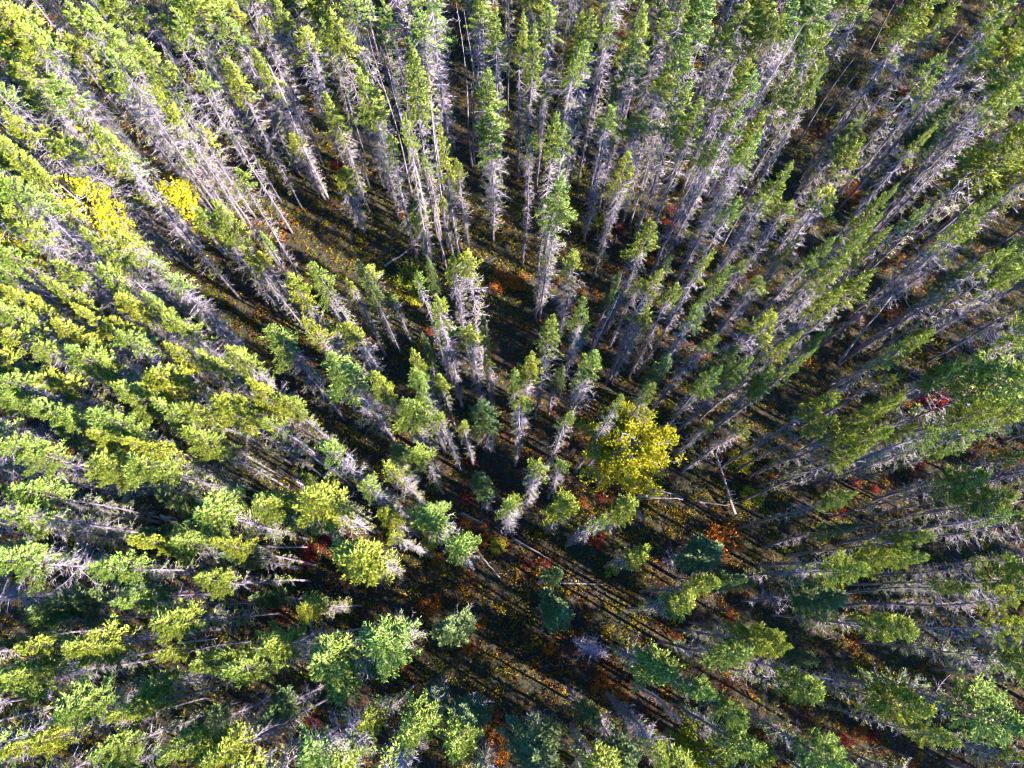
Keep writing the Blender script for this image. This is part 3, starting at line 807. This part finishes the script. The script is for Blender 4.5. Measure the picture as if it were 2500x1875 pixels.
SHRUBS = [
    (3, 0, 1040, 800, 170, 'red', 'bright red shrub under the long bluish trunk, upper right'), (3, 0, 1180, 740, 110, 'red', 'small scarlet shrub just right of the bright red shrub, upper right'),
    (3, 0, 850, 700, 150, 'orange', 'reddish-orange shrub between two bare trunks, upper right'), (3, 0, 700, 1610, 200, 'orange', 'rust-orange shrub below the bare trunks, upper right'),
    (3, 0, 1220, 1430, 200, 'rust', 'dull wine-red shrub right of the tall bare trunks'), (3, 1, 760, 30, 130, 'orange', 'red-orange shrub above the bright green clump right of centre'),
    (3, 1, 1590, 170, 170, 'orange', 'orange-pink shrub by a reddish bare trunk on the right'), (3, 1, 780, 1080, 180, 'rust', 'rusty shrub below the bright green clump right of centre'),
    (3, 1, 1130, 1060, 220, 'rust', 'pale brown shrub in the dark gap on the right'), (3, 2, 1290, 770, 80, 'red', 'small crimson shrub in a dark hollow on the right'),
    (3, 2, 1350, 680, 90, 'red', 'crimson shrub just above the small one in the dark hollow'), (3, 2, 620, 1080, 140, 'red', 'dark red shrub below a short spruce on the right'),
    (3, 2, 780, 820, 80, 'red', 'tiny red shrub under a leaning trunk on the right'), (3, 2, 950, 890, 80, 'red', 'little pinkish-red shrub on open floor on the right'),
    (3, 2, 1500, 1250, 140, 'orange', 'orange shrub beside a spruce tip, right lower part'), (3, 2, 60, 740, 180, 'orange', 'ochre-orange shrub right of the striped ground shadows'),
    (2, 0, 920, 260, 110, 'red', 'crimson shrub among grey spruces at the top'), (2, 0, 870, 590, 60, 'red', 'tiny crimson shrub below the one at the top'),
    (2, 0, 960, 1240, 160, 'red', 'wine-red shrub in the grey thicket above centre'), (2, 0, 1040, 940, 60, 'red', 'tiny red shrub above the grey thicket'),
    (2, 0, 1830, 1560, 170, 'red', 'dark red shrub beside the base of the long grey snag'), (2, 0, 1690, 1640, 100, 'red', 'small scarlet shrub by the base of the long grey snag'),
    (2, 0, 660, 1000, 200, 'yellow', 'golden-yellow shrub among grey spruces above centre'), (2, 0, 550, 1470, 200, 'lime', 'olive-yellow shrub below the golden-yellow one above centre'),
    (2, 0, 230, 1130, 110, 'yellow', 'small orange-yellow shrub left of a yellowish spruce tip'), (2, 1, 940, 270, 100, 'red', 'crimson shrub right of a pale leaning trunk, above centre'),
    (2, 1, 1380, 130, 110, 'red', 'dark crimson shrub above the pair right of centre'), (2, 1, 1370, 250, 130, 'red', 'larger crimson shrub right of centre with an orange edge'),
    (2, 1, 1250, 470, 110, 'red', 'deep red shrub beside the tallest green tip right of centre'), (2, 1, 1210, 570, 120, 'orange', 'orange shrub below the deep red one right of centre'),
    (2, 1, 350, 560, 110, 'orange', 'small red-orange shrub above the centre'), (2, 1, 60, 760, 190, 'orange', 'orange-brown shrub right of the twin grey spruces'),
    (2, 1, 1140, 1590, 80, 'red', 'small bright red shrub above the broad golden pine'), (2, 1, 2080, 700, 190, 'rust', 'maroon shrub under the leaning grey trunks right of centre'),
    (2, 1, 750, 210, 190, 'lime', 'yellow-green shrub between two slanting pale trunks'), (1, 1, 2110, 750, 240, 'orange', 'orange heath shrub beside the twin grey spruces'),
    (1, 1, 1250, 150, 80, 'orange', 'red-orange shrub at the foot of a dark trunk above centre'), (1, 1, 1330, 720, 330, 'lime', 'leafy green bush with yellow tips left of the twin grey spruces'),
    (1, 1, 1370, 900, 170, 'yellow', 'yellow-green bush joined below the leafy green bush'), (1, 1, 1490, 1180, 80, 'red', 'small red shrub above a dead lower branch, near centre'),
    (1, 0, 700, 1390, 120, 'red', 'red shrub at the base of the long white snag'), (1, 0, 220, 1160, 120, 'rust', 'dark reddish shrub left of the long white snag'),
    (1, 0, 260, 220, 140, 'orange', 'red-orange shrub near the top, left of centre'), (0, 0, 1790, 90, 160, 'rust', 'dark wine-red shrub at the top edge'),
    (0, 0, 410, 110, 80, 'red', 'small pinkish-red shrub near the top left corner'), (0, 0, 740, 500, 180, 'lime', 'olive bush right of the slender yellow aspen'),
    (1, 2, 1850, 620, 140, 'red', 'crimson shrub just above the teal-shaded fir'), (1, 2, 1820, 980, 120, 'red', 'crimson shrub below left of the teal-shaded fir'),
    (1, 2, 620, 1360, 190, 'red', 'dark crimson shrub under the broad spruce left of centre'), (1, 2, 430, 1460, 200, 'red', 'brightest crimson bush beside a long fallen log'),
    (1, 2, 1960, 1330, 130, 'orange', 'orange shrub right of the lone round fir'), (1, 2, 1380, 1370, 100, 'red', 'red shrub left of the lone round fir'),
    (1, 2, 1470, 1400, 180, 'gold', 'ochre shrub left of the lone round fir'), (1, 2, 1800, 1190, 120, 'orange', 'orange shrub by the pink log near the centre'),
    (1, 2, 1560, 1500, 130, 'orange', 'red-orange shrub below left of the lone round fir'), (1, 2, 2090, 1380, 170, 'gold', 'ochre-yellow shrub at the end of the pink log'),
    (2, 2, 820, 930, 190, 'red', 'bright crimson shrub at the lower edge of the golden pine'), (2, 2, 740, 1330, 170, 'red', 'dark red shrub below the golden pine'),
    (2, 2, 1810, 1340, 380, 'orange', 'large orange-brown bush below right of the golden pine'), (2, 2, 1835, 790, 70, 'red', 'tiny red shrub beside the leaning log right of the golden pine'),
    (2, 2, 620, 1010, 110, 'orange', 'orange shrub left of the crimson shrub below the golden pine'), (2, 2, 450, 490, 100, 'orange', 'orange shrub left of the golden pine'),
    (2, 2, 130, 1540, 110, 'red', 'red shrub below the pink log'), (2, 2, 290, 1520, 110, 'red', 'crimson shrub at the lower end of the pink log'),
    (2, 2, 1980, 640, 230, 'gold', 'golden sedge clump above the striped ground shadows'), (2, 2, 2080, 960, 220, 'gold', 'ochre clump in the striped ground shadows'),
    (2, 2, 870, 1590, 140, 'yellow', 'bright yellow shrub below the golden pine'), (1, 3, 560, 510, 150, 'red', 'scarlet shrub under a pale log, lower left of centre'),
    (1, 3, 470, 1250, 140, 'red', 'scarlet shrub by the broken grey log at the bottom'), (1, 3, 1520, 250, 230, 'orange', 'orange shrub left of the lone round fir, lower centre'),
    (1, 3, 1830, 620, 140, 'orange', 'orange fern clump below the lone round fir'), (1, 3, 1280, 780, 90, 'red', 'small red shrub beside the star-shaped spruce'),
    (1, 3, 2060, 1270, 220, 'rust', 'rust-orange bush above the bottom edge'), (1, 3, 2080, 1500, 260, 'orange', 'orange bush cut by the bottom edge near the centre'),
    (1, 3, 1950, 390, 120, 'orange', 'small orange fern right of the lone round fir'), (2, 3, 310, 630, 120, 'orange', 'small orange shrub left of the bluish-grey dead fan tree'),
    (2, 3, 790, 950, 220, 'orange', 'orange-yellow shrub below the bluish-grey dead fan tree'), (2, 3, 940, 1060, 190, 'orange', 'orange fern below right of the orange-yellow shrub'),
    (2, 3, 1430, 500, 130, 'rust', 'rust-red shrub under a spruce tip, lower right of centre'), (2, 3, 1570, 1320, 70, 'red', 'small red shrub between two bare snags at the bottom'),
    (2, 3, 1280, 1310, 70, 'red', 'small red shrub left of the bare snags at the bottom'), (2, 3, 1880, 1560, 100, 'red', 'dark red shrub at the tip of a bare snag'),
    (2, 3, 1920, 350, 130, 'rust', 'russet fern clump, lower right of centre'), (2, 3, 2040, 710, 100, 'red', 'wine-red shrub beside a spruce tip, lower right'),
    (3, 3, 820, 1370, 150, 'orange', 'orange shrub near the bottom right'), (3, 3, 940, 1390, 140, 'red', 'crimson shrub right of the orange one near the bottom right'),
    (3, 3, 700, 1450, 160, 'red', 'dark red shrub left of the orange one near the bottom right'), (3, 3, 1370, 820, 110, 'rust', 'rusty shrub by the leaning snag at lower right'),
    (3, 3, 60, 1400, 90, 'red', 'small red shrub near the bottom right, left of the dark trunk'), (0, 2, 60, 1300, 130, 'orange', 'orange-red shrub at the left edge, lower middle'),
    (0, 2, 1200, 1150, 180, 'orange', 'orange shrub in shadow in the crowded stand on the left'), (1, 2, 690, 1110 - 900, 110, 'red', 'small pink-red shrub left of centre'),
]
for s_ in SHRUBS:
    shrub(*s_)
# the slim scarlet maple on the right
fx, fy, _ = at(*T(3, 2, 1490, 120), 3.0)
leafy_tree('maple_sapling', 'slim scarlet maple sapling among spruces on the right', 'maple', (fx, fy), 4.2, 0.46, 1.4, M_RED, 21, leafn=12, size=0.055, limbs=26)

# ------------------------------------------------------------------ fallen logs
def log(c, r, x0, y0, x1, y1, rad, label, twigs=14, lift=0.5, M=M_LOG):
    a_ = at(*T(c, r, x0, y0), 0.25)
    b_ = at(*T(c, r, x1, y1), 0.25 + lift)
    P0 = np.array([a_[0], a_[1], 0.22 + rad]); P1 = np.array([b_[0], b_[1], 0.22 + rad + lift])
    rad *= 0.78
    rng = np.random.default_rng(abs(int(x0 * 7 + y0)))
    d = P1 - P0
    Ln = np.linalg.norm(d)
    q = np.linspace(0, 1, 8)
    path = d[None] * q[:, None] + rng.normal(0, 0.02, (8, 3))
    ro = empty('fallen_log', P0)
    tag(ro, label, 'log', 'fallen logs')
    lm = mk('log', *tube(path, np.linspace(rad, rad * 0.45, 8), 8))
    lm.materials.append(M)
    part('log', lm, ro)
    k = max(4, int(twigs * Ln / 4))
    t = rng.uniform(0.1, 1, k)
    u = unit(d)
    tw = spikes(d[None] * t[:, None], unit(rng.normal(0, 1, (k, 3)) + u[None] * 0.7 + np.array([0, 0, 0.5])), rng.uniform(0.2, 0.75, k), rng.uniform(0.010, 0.018, k))
    tm = mk('branch_stubs', *tw)
    tm.materials.append(M_TWIG)
    part('branch_stubs', tm, ro)
LOGS = [
    (1, 1, 1110, 640, 1400, 440, 0.10, 'grey fallen log below the heath clearing'), (2, 2, 0, 1320, 330, 1500, 0.11, 'long pinkish fallen log near the lower centre', 5),
    (2, 2, 1080, 960, 1470, 985, 0.10, 'dark fallen log just below the golden pine', 4), (2, 2, 1200, 880, 1480, 975, 0.09, 'slanting dark log at the lower right of the golden pine', 4),
    (2, 2, 1920, 1120, 1750, 590, 0.12, 'leaning log with twigs right of the golden pine', 60, 1.5), (2, 2, 1230, 360, 1570, 315, 0.07, 'thin fallen trunk above right of the golden pine', 4),
    (2, 2, 1590, 1005, 1830, 1040, 0.08, 'short log crossing below the leaning log', 3), (2, 2, 1080, 1090, 1160, 1190, 0.12, 'short thick log stub below the golden pine', 2),
    (1, 2, 0, 1390, 440, 1400, 0.10, 'long pale log beside the crimson bush, left of centre', 16), (1, 2, 650, 745, 910, 755, 0.09, 'pale horizontal log left of the centre', 8),
    (1, 2, 1900, 1430, 2100, 1660, 0.08, 'thin bluish log running down right of the lone round fir', 3), (1, 2, 1770, 1100, 1980, 1200, 0.08, 'short log above the pinkish log', 3),
    (1, 3, 200, 1290, 475, 1100, 0.12, 'broken grey log standing out at the bottom left of centre', 6, 1.2), (1, 3, 450, 590, 645, 540, 0.10, 'short pale log above the star-shaped spruce', 3),
    (1, 3, 690, 490, 900, 460, 0.09, 'dark log between two broad spruces, lower left of centre', 3), (2, 3, 420, 60, 780, 75, 0.09, 'straight bluish log right of the lower centre', 4),
    (0, 3, 1550, 580, 1880, 540, 0.09, 'pale log in shadow, low on the left', 12), (3, 3, 560, 1380, 780, 1690, 0.10, 'dark bent log near the bottom right', 4),
    (3, 2, 520, 1650 - 60, 180, 1620, 0.09, 'dark log below the round spruce on the right', 4), (3, 1, 1270, 1100, 1120, 800, 0.07, 'thin bluish trunk lying in the dark gap on the right', 3),
    (3, 1, 530, 1660, 710, 1585, 0.09, 'pale short log below the dark gap, right', 3), (3, 1, 600, 1470, 1065, 890, 0.11, 'broken bare trunk leaning over the shrubs on the right', 3, 3.0),
    (2, 0, 560, 1140, 720, 1210, 0.08, 'dark short log under the golden-yellow shrub', 3), (0, 2, 640, 640, 720, 655, 0.08, 'short pale log in the crowded stand on the left', 3),
    (0, 2, 1390, 1130, 1530, 1150, 0.09, 'pale log end in shadow, left of centre', 3),
]
for s_ in LOGS:
    log(*s_)
